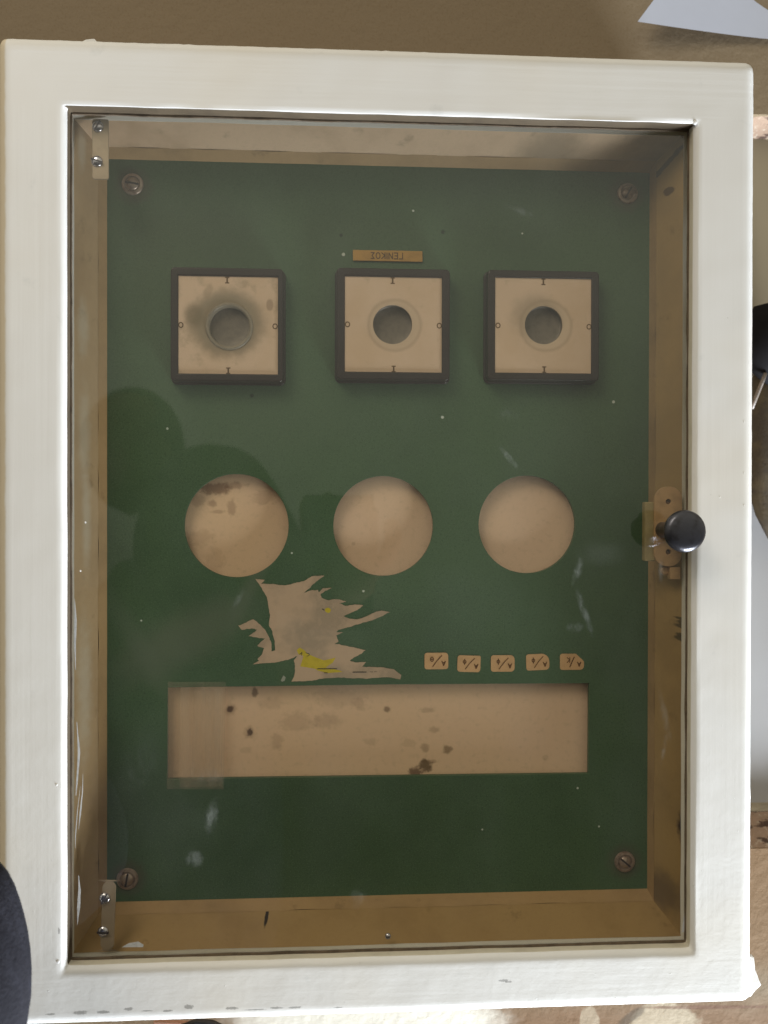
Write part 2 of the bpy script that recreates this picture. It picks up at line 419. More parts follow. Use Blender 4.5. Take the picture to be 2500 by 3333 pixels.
def chip():
    a = M('raw_chipboard', (.36, .25, .18), .9, spec=.1)
    a.var(160, (.08, .05, .04), .52, .62, .9, detail=3, stretch=(.6, 1, 1.4)); a.var(260, (.55, .46, .36), .55, .7, .7, detail=2)
    a.bmp(a.noise(200, 4), .001); return a.done()
MCHIP = chip()
WY = .10
rx0 = px(2330, 1600, WY).x; rx1 = px(2330, 1600, WY).x + .09
zt = px(2470, 372, WY).z; zb = px(2470, 2762, WY).z
me = flat([[(-1.1, -1.1), (1.1, -1.1), (1.1, 1.1), (-1.1, 1.1)], [(rx0, zb), (rx1, zb), (rx1, zt), (rx0, zt)]], WY, .004)
wall = link('wall', me, MWALL); tag(wall, kind='structure')
by = .122
zt2 = px(2470, 452, by).z; zb2 = px(2470, 2612, by).z; zb3 = px(2470, 2642, .115).z
def slope(za, ya, zc, yc):
    n = 24; vs = []; fs = []
    for i in range(n + 1):
        x = rx0 - .002 + (rx1 - rx0 + .004) * i / n
        for k in range(7):
            t = k / 6
            vs.append((x, ya + (yc - ya) * t, za + (zc - za) * t + random.uniform(-1, 1) * .0006 * (0 < k < 6)))
    for i in range(n):
        for k in range(6):
            q = i * 7 + k; fs.append((q, q + 7, q + 8, q + 1))
    return polymesh(vs, fs)
link('chipboard_edge', slope(zt + .0005, WY + .001, zt2, by), MCHIP, wall)
link('chipboard_edge', slope(zb - .0005, WY + .001, zb3, .115), MCHIP, wall)
link('recess_ledge', slope(zb3 + .0002, .1152, zb2, by), simple('beige_ledge', (.45, .38, .28), .6), wall)
MREC = M('pale_recess_board', (.46, .45, .45), .5)
MREC.var(10, (.42, .40, .39), .4, .7, .6, detail=3)
MREC.mix(MREC.blob((px(2480, 700, by).x, px(2480, 760, by).z), .09, .10, .95, .3, .1, 40), (.27, .215, .13)); MREC = MREC.done()
link('recess_back', box(rx0 - .004, rx1 + .004, by, by + .004, zb2 - .004, zt2 + .004), MREC, wall)

# plaster patches under the cabinet
MPLA = simple('white_plaster', (.80, .78, .72), .85, spec=.1, v=.85, scale=60)
MPLB = simple('greyed_plaster', (.50, .43, .33), .9, spec=.1, scale=80)
def patch(pts, mat, d=WY, th=.002, amp=.0012, seed=0):
    c = [p2(x, y, d - th) for x, y in pts]
    return link('plaster_patch', flat([wob(c, amp, 150, 5, seed)], d - th, th - .0003, .0006), mat, wall)
# sheet of paper at the top right
MSHEET = simple('white_sheet', (.60, .63, .76), .6, v=.93, scale=12)
vs = []; fs = []
a0 = px(2068, 82, .09); ax = (px(2500, 122, .095) - a0); ax = ax * 1.5; az = px(2135, -8, .095) - a0; az = az * 3
n = 24
for i in range(n + 1):
    for j in range(n + 1):
        u, v = i / n, j / n
        q = a0 + ax * u + az * v; q.y += .003 * math.sin(u * 3) * (1 - v) * u - .004 * (1 - u) ** 3
        vs.append(q)
for i in range(n):
    for j in range(n):
        q = i * (n + 1) + j; fs.append((q, q + n + 1, q + n + 2, q + 1))
me = polymesh(vs, fs); bm = bmesh.new(); bm.from_mesh(me); bmesh.ops.recalc_face_normals(bm, faces=bm.faces)
bm.to_mesh(me); bm.free()
sheet = link('paper_sheet', me, MSHEET, smooth=True)
tag(sheet, 'white paper sheet with a sharp corner against the brown wall, above the cabinet', 'paper')

# jacket in the recess
def tubeline(pts, rad, n=20, cap=True):
    bm = bmesh.new(); rings = []
    for i, p in enumerate(pts):
        p = Vector(p); a = Vector(pts[max(i - 1, 0)]); b = Vector(pts[min(i + 1, len(pts) - 1)])
        t = (b - a).normalized(); u = t.cross(Vector((0, 1, 0.001))).normalized(); v = t.cross(u)
        r = rad[i]
        if isinstance(r, (int, float)): r = (r, r)
        rings.append([bm.verts.new(p + u * r[0] * math.cos(2 * math.pi * k / n) + v * r[1] * math.sin(2 * math.pi * k / n)) for k in range(n)])
    for a, b in zip(rings[:-1], rings[1:]):
        for k in range(n): bm.faces.new((a[k], a[(k + 1) % n], b[(k + 1) % n], b[k]))
    if cap: bm.faces.new(rings[0]); bm.faces.new(rings[-1])
    bmesh.ops.recalc_face_normals(bm, faces=bm.faces)
    me = bpy.data.meshes.new('t'); bm.to_mesh(me); bm.free(); return me
jy = .095
jroot = empty('jacket', px(2520, 1750, jy)); tag(jroot, 'dark jacket with black collar and pale zip, seen past the right edge of the cabinet', 'jacket')
MJB = simple('black_cloth', (.012, .011, .012), .8, spec=.15, scale=200); MJG = M('grey_brown_cloth', (.105, .088, .07), .85, spec=.1)
MJG.var(60, (.17, .14, .09), .45, .7, .8); MJG.bmp(MJG.noise(500, 3), .0004); MJG = MJG.done()
js = [(2540, 990, 30), (2535, 1010, 85), (2530, 1060, 112), (2525, 1120, 118), (2528, 1180, 100), (2545, 1225, 60), (2560, 1240, 20)]
me = tubeline([px(x, y, jy) for x, y, r in js], [(r / 5400, r / 9000) for x, y, r in js], 28)
o = link('collar', me, MJB, jroot, True)
js = [(2545, 1170, 60), (2530, 1260, 95), (2525, 1360, 100), (2525, 1460, 110), (2535, 1560, 112), (2560, 1640, 108), (2590, 1720, 98), (2620, 1800, 60)]
me = tubeline([px(x, y, jy + .008) for x, y, r in js], [(r / 5300, r / 9500) for x, y, r in js], 28)
for v in me.vertices: v.co += noise.noise_vector(v.co * 60) * .002
link('body', me, MJG, jroot, True)
me = tubeline([px(x, y, jy - .006) for x, y in ((2492, 1215), (2478, 1250), (2462, 1290), (2448, 1330))], [.0012, .0013, .0013, .001], 8)
link('zip', me, simple('pale_zip', (.35, .29, .25), .5, scale=1500, v=.3), jroot, True)

# scraps behind the lower edge
me = tubeline([px(x, y, .075) for x, y in ((590, 3345), (640, 3326), (690, 3330), (735, 3350), (770, 3400))], [.0018] * 5, 10)
cab = link('cable_piece', me, simple('black_cable', (.02, .02, .022), .5), smooth=True); tag(cab, 'short black cable end poking out below the white door frame', 'cable')
me = merge([(flat([wob([p2(x, y, .08) for x, y in ((500, 3330), (575, 3328), (690, 3336), (800, 3360), (780, 3420), (480, 3420))], .001, 120, 4)], .08, .003, .0005), 0)])
scr = link('wood_scrap', me, simple('pinkish_wood', (.40, .22, .15), .7)); tag(scr, 'pinkish brown wood scrap below the door beside the black cable end', 'wood scrap')

# ------------------------------------------------------------------ the cabinet
cabinet = empty('electrical_cabinet', (0, .05, -.24))
tag(cabinet, 'old electrical cabinet with white painted wooden door, glass pane and green board inside', 'electrical cabinet')
HW, HH = .1908, .2434
IX0, IX1, IZ0, IZ1 = -.1570, .1578, -.2135, .2092
TH = .020                                   # door thickness

# door frame: one painted body, profile swept round the four sides with uneven paint edges
def ring(e, inner, y, lerp=None):
    out = []
    if inner: x0, x1, z0, z1, r = IX0 - e * .75, IX1 + e * .6, IZ0 - e, IZ1 + e * .18, max(.0012 - 0 * e, .0008)
    else: x0, x1, z0, z1, r = -HW + e, HW - e, -HH + e, HH - e, max(.0052 - e, .0008)
    N = 170
    cs = [(x0, z0), (x1, z0), (x1, z1), (x0, z1)]
    for k in range(4):
        a, b = Vector(cs[k]), Vector(cs[(k + 1) % 4])
        for i in range(N):
            # denser near the corners
            t = i / N; t = t + .012 * math.sin(2 * math.pi * t) * -1
            p = a.lerp(b, max(0, min(1, t)))
            c = Vector((min(max(p.x, x0 + r), x1 - r), min(max(p.y, z0 + r), z1 - r)))
            d = p - c
            if d.length > r: p = c + d.normalized() * r
            out.append(Vector((p.x, y, p.y)))
    return out
rings = [ring(.0004, 0, TH), ring(0, 0, TH - .003), ring(0, 0, .0075), ring(.0002, 0, .0055), ring(.0008, 0, .0036), ring(.0018, 0, .0021), ring(.0030, 0, .0010), ring(.0044, 0, .0003), ring(.0058, 0, 0)]
ro, ri = ring(.0058, 0, 0), ring(.0040, 1, 0)
for t in [k / 12 for k in range(1, 12)]: rings.append([a.lerp(b, t) for a, b in zip(ro, ri)])
rings += [ri, ring(.0031, 1, .00015), ring(.0020, 1, .0006), ring(.0010, 1, .0014), ring(.0002, 1, .0026), ring(0, 1, .0038), ring(0, 1, .0078)]
nout = 9
bm = bmesh.new(); V = []
for k, rg in enumerate(rings):
    row = []
    for p in rg:
        q = p.copy()
        big = noise.noise(Vector((p.x * 14, p.z * 14, 3.1))) * .00035 + noise.noise(Vector((p.x * 70, p.z * 70, 8.))) * .00010
        if k < nout + 12 and k > 2: q.y += big
        if k < 8:      # ragged outer paint edge
            amp = .00035 + (.0006 if p.z > HH - .006 and p.x < 0.02 else 0)
            n1 = noise.noise(Vector((p.x * 160, p.z * 160, 1.7))); n2 = max(0, noise.noise(Vector((p.x * 45, p.z * 45, 6.2))) - .25)
            n3 = noise.noise(Vector((p.x * 500, p.z * 500, 4.)))
            s = amp * (.5 * n1 + 1.3 * n2 + .25 * n3)
            if abs(p.x) > HW - .006: q.x += math.copysign(s, p.x)
            if abs(p.z) > HH - .006: q.z += math.copysign(s, p.z)
        if k > nout + 12:
            n1 = noise.noise(Vector((p.x * 60, p.z * 60, 2.7))) * .0003
            if abs(p.x) < .156: q.z += n1
            if abs(p.z) < .207: q.x += n1 * .6
        row.append(bm.verts.new(q))
    V.append(row)
N4 = len(V[0])
for a, b in zip(V[:-1], V[1:]):
    for i in range(N4):
        j = (i + 1) % N4
        f_ = bm.faces.new((a[i], a[j], b[j], b[i])); d_ = f_.calc_center_median().y; sd_ = i // (N4 // 4)
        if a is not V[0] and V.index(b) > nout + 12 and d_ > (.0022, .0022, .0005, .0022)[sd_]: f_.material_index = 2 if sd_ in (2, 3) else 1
# back of the door and the rebate that holds the pane
GB = .0125
back = [ring(-.0045, 1, .0078)]  # lip goes outwards behind the glass edge
bmesh.ops.recalc_face_normals(bm, faces=bm.faces)
me = bpy.data.meshes.new('door'); bm.to_mesh(me); bm.free()
me.update()
# solid back frame
bk = flat([[(-HW + .0006, -HH + .0006), (HW - .0006, -HH + .0006), (HW - .0006, HH - .0006), (-HW + .0006, HH - .0006)],
           [(IX0 - .001, IZ0 - .001), (IX1 + .001, IZ0 - .001), (IX1 + .001, IZ1 + .001), (IX0 - .001, IZ1 + .001)]], .0125, TH - .0128)
# drips and chips of paint on the lower and right edges
extra = [(me, None), (bk, 0)]
def lump(x, y, r, sx=1.4, sz=.7, d=.0006):
    c = px(x, y, d); bm = bmesh.new(); bmesh.ops.create_uvsphere(bm, u_segments=14, v_segments=8, radius=1)
    for v in bm.verts: v.co = Vector((c.x + v.co.x * r * sx, c.y + v.co.y * r * .55, c.z + v.co.z * r * sz))
    m = bpy.data.meshes.new('d'); bm.to_mesh(m); bm.free(); return m
for (y, r) in ((1310, .0013), (1372, .0016), (1420, .0011), (1470, .0012), (1540, .0016), (1645, .0017), (1765, .0012)):
    extra.append((lump(2420, y, r * .6, .7, 1.5, .0004), 0))
for (x, y, r) in ((278, 1700, .0008), (262, 1858, .0008), (185, 2553, .0016), (2262, 398, .0022), (190, 3128, .002), (2342, 1618, .0012), (130, 2092, .0008), (132, 2160, .0007)):
    extra.append((lump(x, y, r * .6, .9, 1, .0003), 0))
extra.append((flat([wob([p2(x, y, .006) for x, y in ((2434, 3105), (2450, 3110), (2452, 3150), (2472, 3200), (2455, 3215), (2440, 3235), (2430, 3240))], .0003, 400, 3)], .004, .0035, .0004), 0))
extra.append((flat([wob([p2(x, y, .006) for x, y in ((262, 150), (284, 138), (312, 136), (325, 150))], .0002, 400, 3)], .003, .0035, .0004), 0))
door = link('door', merge(extra), [MW, simple('shaded_cream_rebate', (.56, .49, .37), .5, v=.85), simple('dirty_shaded_rebate', (.10, .07, .04), .8)], cabinet, True)  # rebate shade painted in: cream for unlit white, brown over dirty wood
mod = door.modifiers.new('ws', 'WEIGHTED_NORMAL') if False else None

# glazing beads (cream, set back) and pane
glass_y = .0082
pane = link('glass_pane', box(IX0 - .0006, IX1 + .0006, glass_y, glass_y + .003, IZ0 - .0006, IZ1 + .0006), MGLASS, door)
# dirty line of putty along the pane's edge (thin, irregular)
def bead(pts, wd, mat, name, amp=.0004):
    out = []; inn = []
    n = 90; A, B, nrm = Vector(pts[0]), Vector(pts[1]), Vector(pts[2])
    for i in range(n + 1):
        q = A.lerp(B, i / n); out.append(tuple(q)); w_ = wd + noise.noise(Vector((q.x * 50, q.y * 50, 9))) * amp + noise.noise(Vector((q.x * 300, q.y * 300, 5))) * amp * .4
        inn.append(tuple(q + nrm * max(w_, .0001)))
    return flat([out + inn[::-1]], glass_y - .0012, .0011, 0)
MPUT = simple('dirty_putty', (.13, .09, .055), .8, scale=200, v=.5)
MPUTC = simple('cream_bead', (.50, .42, .29), .5, scale=120)
put = merge([(bead([(IX0, IZ1), (IX1, IZ1), (0, -1)], .0009, 0, ''), 0), (bead([(IX0, IZ0), (IX0, IZ1), (1, 0)], .0008, 0, ''), 0),
             (bead([(IX1, IZ0), (IX1, IZ1), (-1, 0)], .0007, 0, ''), 0), (bead([(IX0, IZ0), (IX1, IZ0), (0, 1)], .0011, 0, ''), 0)])
link('putty_line', put, MPUT, door)

# inside walls: slanted boards from the back of the door down to the green board, mitred
PY = .040
P = dict(l=px(350, 1700, PY).x, r=px(2110, 1700, PY).x, t=px(1200, 541, PY).z, b=px(1200, 2913, PY).z)
LY = .0335
def wallring(y, e):
    return [(P['l'] - e, y, P['b'] - e), (P['r'] + e, y, P['b'] - e), (P['r'] + e, y, P['t'] + e), (P['l'] - e, y, P['t'] + e)]
A_ = [(IX0 - .003, .0135, IZ0 - .003), (IX1 + .003, .0135, IZ0 - .003), (IX1 + .003, .0135, IZ1 + .003), (IX0 - .003, .0135, IZ1 + .003)]
L0 = [(P['l'] - .0032, LY, P['b'] - .0042), (P['r'] + .0014, LY, P['b'] - .0042), (P['r'] + .0014, LY, P['t'] + .0042), (P['l'] - .0032, LY, P['t'] + .0042)]
L1 = wallring(PY + .0005, 0)
def sidewall(i, j, mat, name):
    n = 60; m = 10; vs = []; fs = []
    rows = [(A_, 0), (L0, 1)]
    for a in range(m + 1):
        for b in range(n + 1):
            p0 = Vector(A_[i]).lerp(Vector(A_[j]), b / n); p1 = Vector(L0[i]).lerp(Vector(L0[j]), b / n)
            p = p0.lerp(p1, a / m)
            if 0 < a < m and 0 < b < n: p += Vector((0, noise.noise(p * 40) * .0008, 0))
            vs.append(p)
    for a in range(m):
        for b in range(n):
            q = a * (n + 1) + b; fs.append((q, q + 1, q + n + 2, q + n + 1))
    o = link(name, polymesh(vs, fs), mat, cabinet, True)
    vs = []; fs = []
    for b in range(n + 1):
        q0 = Vector(L0[i]).lerp(Vector(L0[j]), b / n); q1 = Vector(L1[i]).lerp(Vector(L1[j]), b / n)
        e = noise.noise(q0 * 60) * .0007 if 0 < b < n else 0
        q0 = q0 + (Vector((0, e * .5, e)) if abs(L0[i][0] - L0[j][0]) > .1 else Vector((e, 0, 0)))
        q0 = q0 + Vector((0, -.0003, 0))
        vs += [q0, q1]
    for b in range(n): fs.append((2 * b, 2 * b + 2, 2 * b + 3, 2 * b + 1))
    l = link('lip', polymesh(vs, fs), MLIP, o)
    return o
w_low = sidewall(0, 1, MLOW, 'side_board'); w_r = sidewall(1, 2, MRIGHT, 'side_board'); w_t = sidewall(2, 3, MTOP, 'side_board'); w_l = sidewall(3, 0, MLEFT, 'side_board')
# outer box
ob = merge([(box(-.184, -.168, .0205, .099, -.235, .235), 0), (box(.168, .184, .0205, .099, -.235, .235), 0),
            (box(-.1679, .1679, .0205, .099, .225, .235), 0), (box(-.1679, .1679, .0205, .099, -.235, -.225), 0)])
link('box', ob, MWOOD, cabinet)
# mitre cracks in the corners and the nail heads
crk = []
for pts in ([(2245, 408), (2200, 455), (2150, 520), (2125, 560)], [(258, 425), (282, 447), (310, 482)], [(232, 3085), (270, 3030), (318, 2965)]):
    q = [p2(x, y, .0155) for x, y in pts]
    crk += [(flat([[(a[0] - .0002, a[1] - .0002), (b[0] - .0002, b[1] - .0002), (b[0] + .0003, b[1] + .0003), (a[0] + .0003, a[1] + .0003)]], .0155 + k * 1e-5, .0003), 0) for k, (a, b) in enumerate(zip(q[:-1], q[1:]))]
# beige backing behind the board's openings
BKY = .0465
link('backing_board', box(P['l'] + .001, P['r'] - .001, BKY, BKY + .004, P['b'] + .001, P['t'] - .001), MBACK, cabinet)

# green board with three round holes and a long slot
def pxr(x, r, d): return r / F * (d - CAM.y) * 1.0
hole = []
for (x, y, r) in ((770, 1711, 167), (1248, 1712, 163), (1716, 1707, 161)):
    c = p2(x, y, PY); rr = pxr(x, r, PY); hole.append(circ(c[0], c[1], rr, 96))
slot = [p2(545, 2536, PY), p2(1916, 2518, PY), p2(1918, 2224, PY), p2(1250, 2228, PY), p2(545, 2238, PY)]
sw_c = [(738, 1056), (1279, 1055), (1769, 1058)]
swh = []
for (x, y) in sw_c:
    c = p2(x, y, PY); swh.append(circ(c[0], c[1], .013, 40))
outer = [(P['l'] - .002, P['b'] - .002), (P['r'] + .002, P['b'] - .002), (P['r'] + .002, P['t'] + .002), (P['l'] - .002, P['t'] + .002)]
board = link('green_board', flat([outer, slot] + hole + swh, PY, .003, .0002), MGREEN, cabinet)
MRIM = simple('pale_cut_edge', (.42, .40, .33), .5)

# slotted screws
def slotted(name, x, y, d, r, ang, washer, parent, mat, h=.0016, tilt=(0, 0)):
    c = px(x, y, d)
    parts = []
    if washer: parts.append((lathe([(washer, 0), (washer, .0004), (washer * .93, .0010), (washer * .72, .0013), (washer * .66, .0007), (r * .9, .0006)], c, n=40), 2)); base = .0006
    else: base = 0
    dome = [(r, base)] + [(r * math.cos(t), base + h * math.sin(t)) for t in [math.radians(a) for a in (15, 32, 50, 68, 82)]] + [(0, base + h)]
    m_ = lathe(dome, c, (tilt[0], -1, tilt[1]), n=32)
    for p in m_.polygons: p.use_smooth = True
    parts.append((m_, 0))
    s_ = box(-r * .98, r * .98, -base - h * 1.03, -base - h * .55, -r * .13, r * .13)
    s_.transform(Matrix.Translation(c) @ Matrix.Rotation(math.radians(ang), 4, 'Y'))
    parts.append((s_, 1))
    me = merge(parts)
    return link(name, me, [mat, MSLOT, MRUST], parent)
for (x, y, a, r) in ((432, 600, 8, .0036), (2042, 630, 120, .0035), (415, 2860, 100, .0036), (2033, 2804, 40, .0034)):
    slotted('screw', x, y, PY, r, a, .0058, board, MRUST, .0018)

# rotary switch plates
plates = [dict(b=(555, 868, 922, 1243), p=(580, 896, 904, 1218), h=(746, 1062, 66), d=True),
          dict(b=(1096, 870, 1464, 1238), p=(1123, 898, 1438, 1212), h=(1278, 1056, 64), d=False),
          dict(b=(1588, 877, 1950, 1240), p=(1613, 902, 1925, 1215), h=(1770, 1058, 63), d=False)]
BY = .0305
names = ['switch plate with a grey dirty ring round its socket', 'clean switch plate under the orange tape label', 'switch plate nearest the latch side']
for k, s in enumerate(plates):
    x0, z1 = p2(s['b'][0], s['b'][1], BY); x1, z0 = p2(s['b'][2], s['b'][3], BY)
    a0, c1 = p2(s['p'][0], s['p'][1], BY); a1, c0 = p2(s['p'][2], s['p'][3], BY)
    bez = flat([rrect(x0, z0, x1, z1, .0022), [(a0, c0), (a1, c0), (a1, c1), (a0, c1)]], BY, PY - BY - .0002, .0008, 4)
    bez2 = flat([rrect(x0 - .0009, z0 - .0009, x1 + .0009, z1 + .0009, .003)], PY - .0022, .002, .0008)
    sw = link('switch_plate', merge([(bez, 0), (bez2, 0)]), MBEZ, cabinet, False)
    sw['label'] = names[k]
    FY = BY + .0009
    a0, c1 = p2(s['p'][0] - 3, s['p'][1] - 3, FY); a1, c0 = p2(s['p'][2] + 3, s['p'][3] + 3, FY)
    hx, hz = p2(s['h'][0], s['h'][1], FY); hr = pxr(0, s['h'][2], FY)
    face = flat([[(a0, c0), (a1, c0), (a1, c1), (a0, c1)], circ(hx, hz, hr, 72)], FY, .0012, 0)
    parts = [(face, 0)]
    # printed marks: I above and below, O left and right
    mx_, mz_ = (a0 + a1) / 2, (c0 + c1) / 2
    def markI(cx, cz):
        w_, h_, t_ = .0011, .00145, .00030
        return [(flat([[(cx - w_, cz + sgn * h_ - t_), (cx + w_, cz + sgn * h_ - t_), (cx + w_, cz + sgn * h_ + t_), (cx - w_, cz + sgn * h_ + t_)]], FY - .00008, .00007), 1) for sgn in (-1, 1)] + \
               [(flat([[(cx - .00042, cz - h_ + t_), (cx + .00042, cz - h_ + t_), (cx + .00042, cz + h_ - t_), (cx - .00042, cz + h_ - t_)]], FY - .00008, .00007), 1)]
    def markO(cx, cz): return [(flat([circ(cx, cz, .0014, 28, .00155), circ(cx, cz, .00085, 28, .0010)], FY - .00008, .00007), 1)]
    off = -.0003 if k < 2 else 0
    parts += markI(mx_ + off - .0002, c1 - .0026) + markI(mx_ + off + .0004, c0 + .0020 + (.0002 if k == 2 else 0))
    parts += markO(a0 + .0019, mz_ - .0004) + markO(a1 - .0019, mz_ - .0004)
    link('face_plate', merge(parts), [plate(s['d'], s['h'][:2]), MINK], sw)
    # socket: a short tube with a dished grey bottom
    dep = .0045 if not s['d'] else .0035
    prof = [(hr + .0004, -.0012), (hr + .0002, -dep), (hr * .95, -dep - .0003), (hr * .5, -dep - .0007), (0, -dep - .0008)]
    so = lathe(prof, Vector((hx, FY, hz)), n=56)
    link('socket', so, MSOCK, sw, True)
    if s['d']:
        # raised rim of the socket, open-topped
        rim = lathe([(hr * 1.16, -.0002), (hr * 1.15, .0006), (hr * 1.07, .0009), (hr * 1.0, .0006), (hr * .97, -.0005), (hr * .95, -dep)], Vector((hx, FY, hz)), n=56)
        link('socket_rim', rim, simple('greyed_rim', (.27, .225, .165), .45), sw, True)

# orange embossed tape above the middle switch; the cabinet hangs upside down in the picture
ty = PY - .0010
x0, z1 = p2(1149, 813, ty); x1, z0 = p2(1375, 852, ty)
tape_b = wob([(x0, z0), (x1, z0), (x1, z1), (x0, z1)], .00008, 300, 8)
G = {'Γ': [[(0, 0), (0, 1), (.6, 1)]], 'Ε': [[(.6, 0), (0, 0), (0, 1), (.6, 1)], [(0, .5), (.5, .5)]], 'Ν': [[(0, 0), (0, 1), (.65, 0), (.65, 1)]],
     'Ι': [[(.05, 0), (.05, 1)]], 'Κ': [[(0, 0), (0, 1)], [(.6, 1), (0, .45), (.62, 0)]],
     'Ο': [[(.35 + .36 * math.cos(t * math.pi / 6), .5 + .5 * math.sin(t * math.pi / 6)) for t in range(13)]],
     'Σ': [[(.6, 0), (0, 0), (.42, .5), (0, 1), (.6, 1)]],
     'A': [[(0, 0), (.35, 1), (.7, 0)], [(.12, .35), (.58, .35)]],
     'Φ': [[(.35 + .33 * math.cos(t * math.pi / 5), .5 + .30 * math.sin(t * math.pi / 5)) for t in range(11)], [(.35, -.05), (.35, 1.05)]],
     'Θ': [[(.35 + .36 * math.cos(t * math.pi / 5), .5 + .42 * math.sin(t * math.pi / 5)) for t in range(11)], [(.1, .5), (.6, .5)]]}
WD = {'Ι': .1, 'Ο': .72, 'Ν': .65}
def text_flip(s_, cx, cz, h, wd, yf, gap=.28):
    tot = sum(WD.get(c, .6) + gap for c in s_) - gap
    x = -tot / 2; out = []
    for c in s_:
        for st in G[c]:
            pts = [(cx - (x + u) * h * .95, cz - (v - .5) * h) for u, v in st]
            out += stroke(pts, wd, yf, .00012)
        x += WD.get(c, .6) + gap
    return out
parts = [(flat([tape_b], ty, .0008, .0001), 0)] + text_flip('ΓΕΝΙΚΟΣ', (p2(1203, 832, ty)[0] + p2(1315, 832, ty)[0]) / 2, (z0 + z1) / 2, .0032, .00050, ty - .00014, .30)
t_ = link('tape_label', merge(parts), [MORL, MORT], board); t_['label'] = 'orange tape label printed ΓΕΝΙΚΟΣ upside down'

# five small hand-written stickers
sy = PY - .0003
stk = [(1382, 2125, 1459, 2178, (.0018, .0014, .0014, .0014), 'Θ', 0), (1489, 2134, 1564, 2187, (.0008, .0014, .0016, .0016), 'Φ', 2),
       (1598, 2133, 1675, 2186, (.0024, .0016, .0016, .0020), 'Φ', 0), (1713, 2129, 1788, 2181, (.0042, .0014, .0014, .0022), 'Φ', -2), (1823, 2128, 1901, 2180, (.0050, .0016, .0016, .0022), 'Κ', 0)]
lab = ['A/Θ', 'A/Φ', 'A/Φ', 'A/Φ', 'A/K']
for k, (xa, ya, xb, yb, rs, ch, rt) in enumerate(stk):
    x0, z1 = p2(xa, ya, sy); x1, z0 = p2(xb, yb, sy); cx, cz = (x0 + x1) / 2, (z0 + z1) / 2
    pts = rrect(x0, z0, x1, z1, .0014, 5, rs)
    if k == 4: pts = [p for p in rrect(x0, z0, x1, z1, .0014, 5, (.0014, .0014, .0014, .0022)) if not (p[0] > cx + .0018 and p[1] > cz + .0030)] ; pts = [(x1 - .0045, z1)] + [p for p in pts if p[0] <= cx + .0018 or p[1] <= cz + .0030]
    if k == 4:
        pts = [(x1, cz - .0001 + .0001), (x1 - .0008, cz + .0010), (x1 - .0045, z1 - .0001)] + [p for p in rrect(x0, z0, x1, z1, .0014, 5, (.001, .0014, .0014, .0022)) if not (p[0] > cx and p[1] > cz)]
    parts = [(flat([pts], sy, .00022, .00005), 0)]
    yk = sy - .00009
    sl = [(cx + .0030, cz + .0030), (cx + .0005, cz + .0004), (cx - .0020, cz - .0030)] if k != 4 else [(cx + .0012, cz + .0026), (cx - .0001, cz - .0002), (cx - .0012, cz - .0028)]
    parts += stroke(sl, .00048 if k != 4 else .00062, yk, .00006)
    for st in G['A']:      # the A, upside down, low right
        parts += stroke([(cx + .0049 - u * .0026, cz - .0002 - v * .0023) for u, v in st], .00062, yk, .00006)
    hh = .0028
    ox = cx - .0014 - (.0002 if k != 4 else -.0001)
    for st in G[ch]:
        parts += stroke([(ox - (u - .0) * hh * .85, cz + .0024 - v * hh) for u, v in st], .00050, yk, .00006)
    me = merge(parts)
    if rt:
        me.transform(Matrix.Translation((cx, 0, cz)) @ Matrix.Rotation(math.radians(rt), 4, 'Y') @ Matrix.Translation((-cx, 0, -cz)))
    o = link('sticker', me, [MSTK, MINK2], board); o['label'] = 'cream sticker handwritten %s upside down' % lab[k]

# torn paper label left on the board
def cr(x, y): return p2(740 + x / 2.765, 1820 + y / 2.765, PY)
T = [(250, 178), (335, 185), (325, 200), (300, 222), (410, 225), (520, 235), (610, 215), (690, 195), (760, 155), (875, 145), (815, 190), (765, 235), (735, 265), (690, 300), (760, 280), (815, 278), (822, 300), (860, 262), (940, 258), (880, 285), (838, 320), (850, 350), (910, 370), (965, 358), (1020, 362), (1068, 385), (1005, 398), (1060, 420), (1150, 408), (1225, 415), (1180, 450), (1120, 480), (1045, 510), (1100, 535), (1170, 540), (1250, 515), (1320, 480), (1390, 462), (1460, 475), (1400, 510), (1300, 550), (1200, 580), (1110, 605), (1000, 635), (985, 655), (1045, 660), (980, 685), (1000, 740), (965, 760), (1050, 775), (1140, 795), (1245, 820), (1190, 860), (1130, 890), (1100, 915), (1150, 930), (1250, 925), (1210, 965), (1290, 970), (1410, 975), (1500, 995), (1565, 1045), (1560, 1085), (1450, 1060), (1250, 1075), (1100, 1070), (1000, 1065), (850, 1075), (760, 1095), (640, 1100), (580, 1100), (605, 1040), (610, 960), (600, 910), (630, 870), (560, 900), (500, 915), (420, 930), (340, 935), (230, 945), (290, 915), (270, 900), (310, 860), (330, 800), (270, 780), (300, 745), (340, 712), (280, 710), (190, 690), (250, 655), (270, 635), (220, 622), (130, 635), (100, 600), (170, 570), (235, 540), (280, 580), (335, 630), (375, 700), (395, 750), (400, 830), (430, 820), (425, 740), (405, 650), (375, 600), (385, 500), (370, 420), (355, 340), (310, 260)]
tp = [cr(*p) for p in T]
parts = [(flat([wob(tp, .00035, 900, 4)], PY - .00018, .00016), 0)]
Yl = [(625, 820), (650, 795), (690, 815), (720, 850), (800, 885), (870, 910), (975, 885), (950, 930), (885, 975), (1010, 1000), (1040, 1015), (900, 1025), (810, 1000), (790, 985), (655, 965), (670, 930), (685, 870), (640, 855)]
parts += [(flat([wob([cr(*p) for p in Yl], .0001, 900, 2)], PY - .00022, .00003), 2)]
parts += [(flat([wob([cr(905 + 26 * math.cos(a), 460 + 24 * math.sin(a)) for a in [i * .52 for i in range(12)]], .0002, 900, 2)], PY - .00022, .00003), 2)]
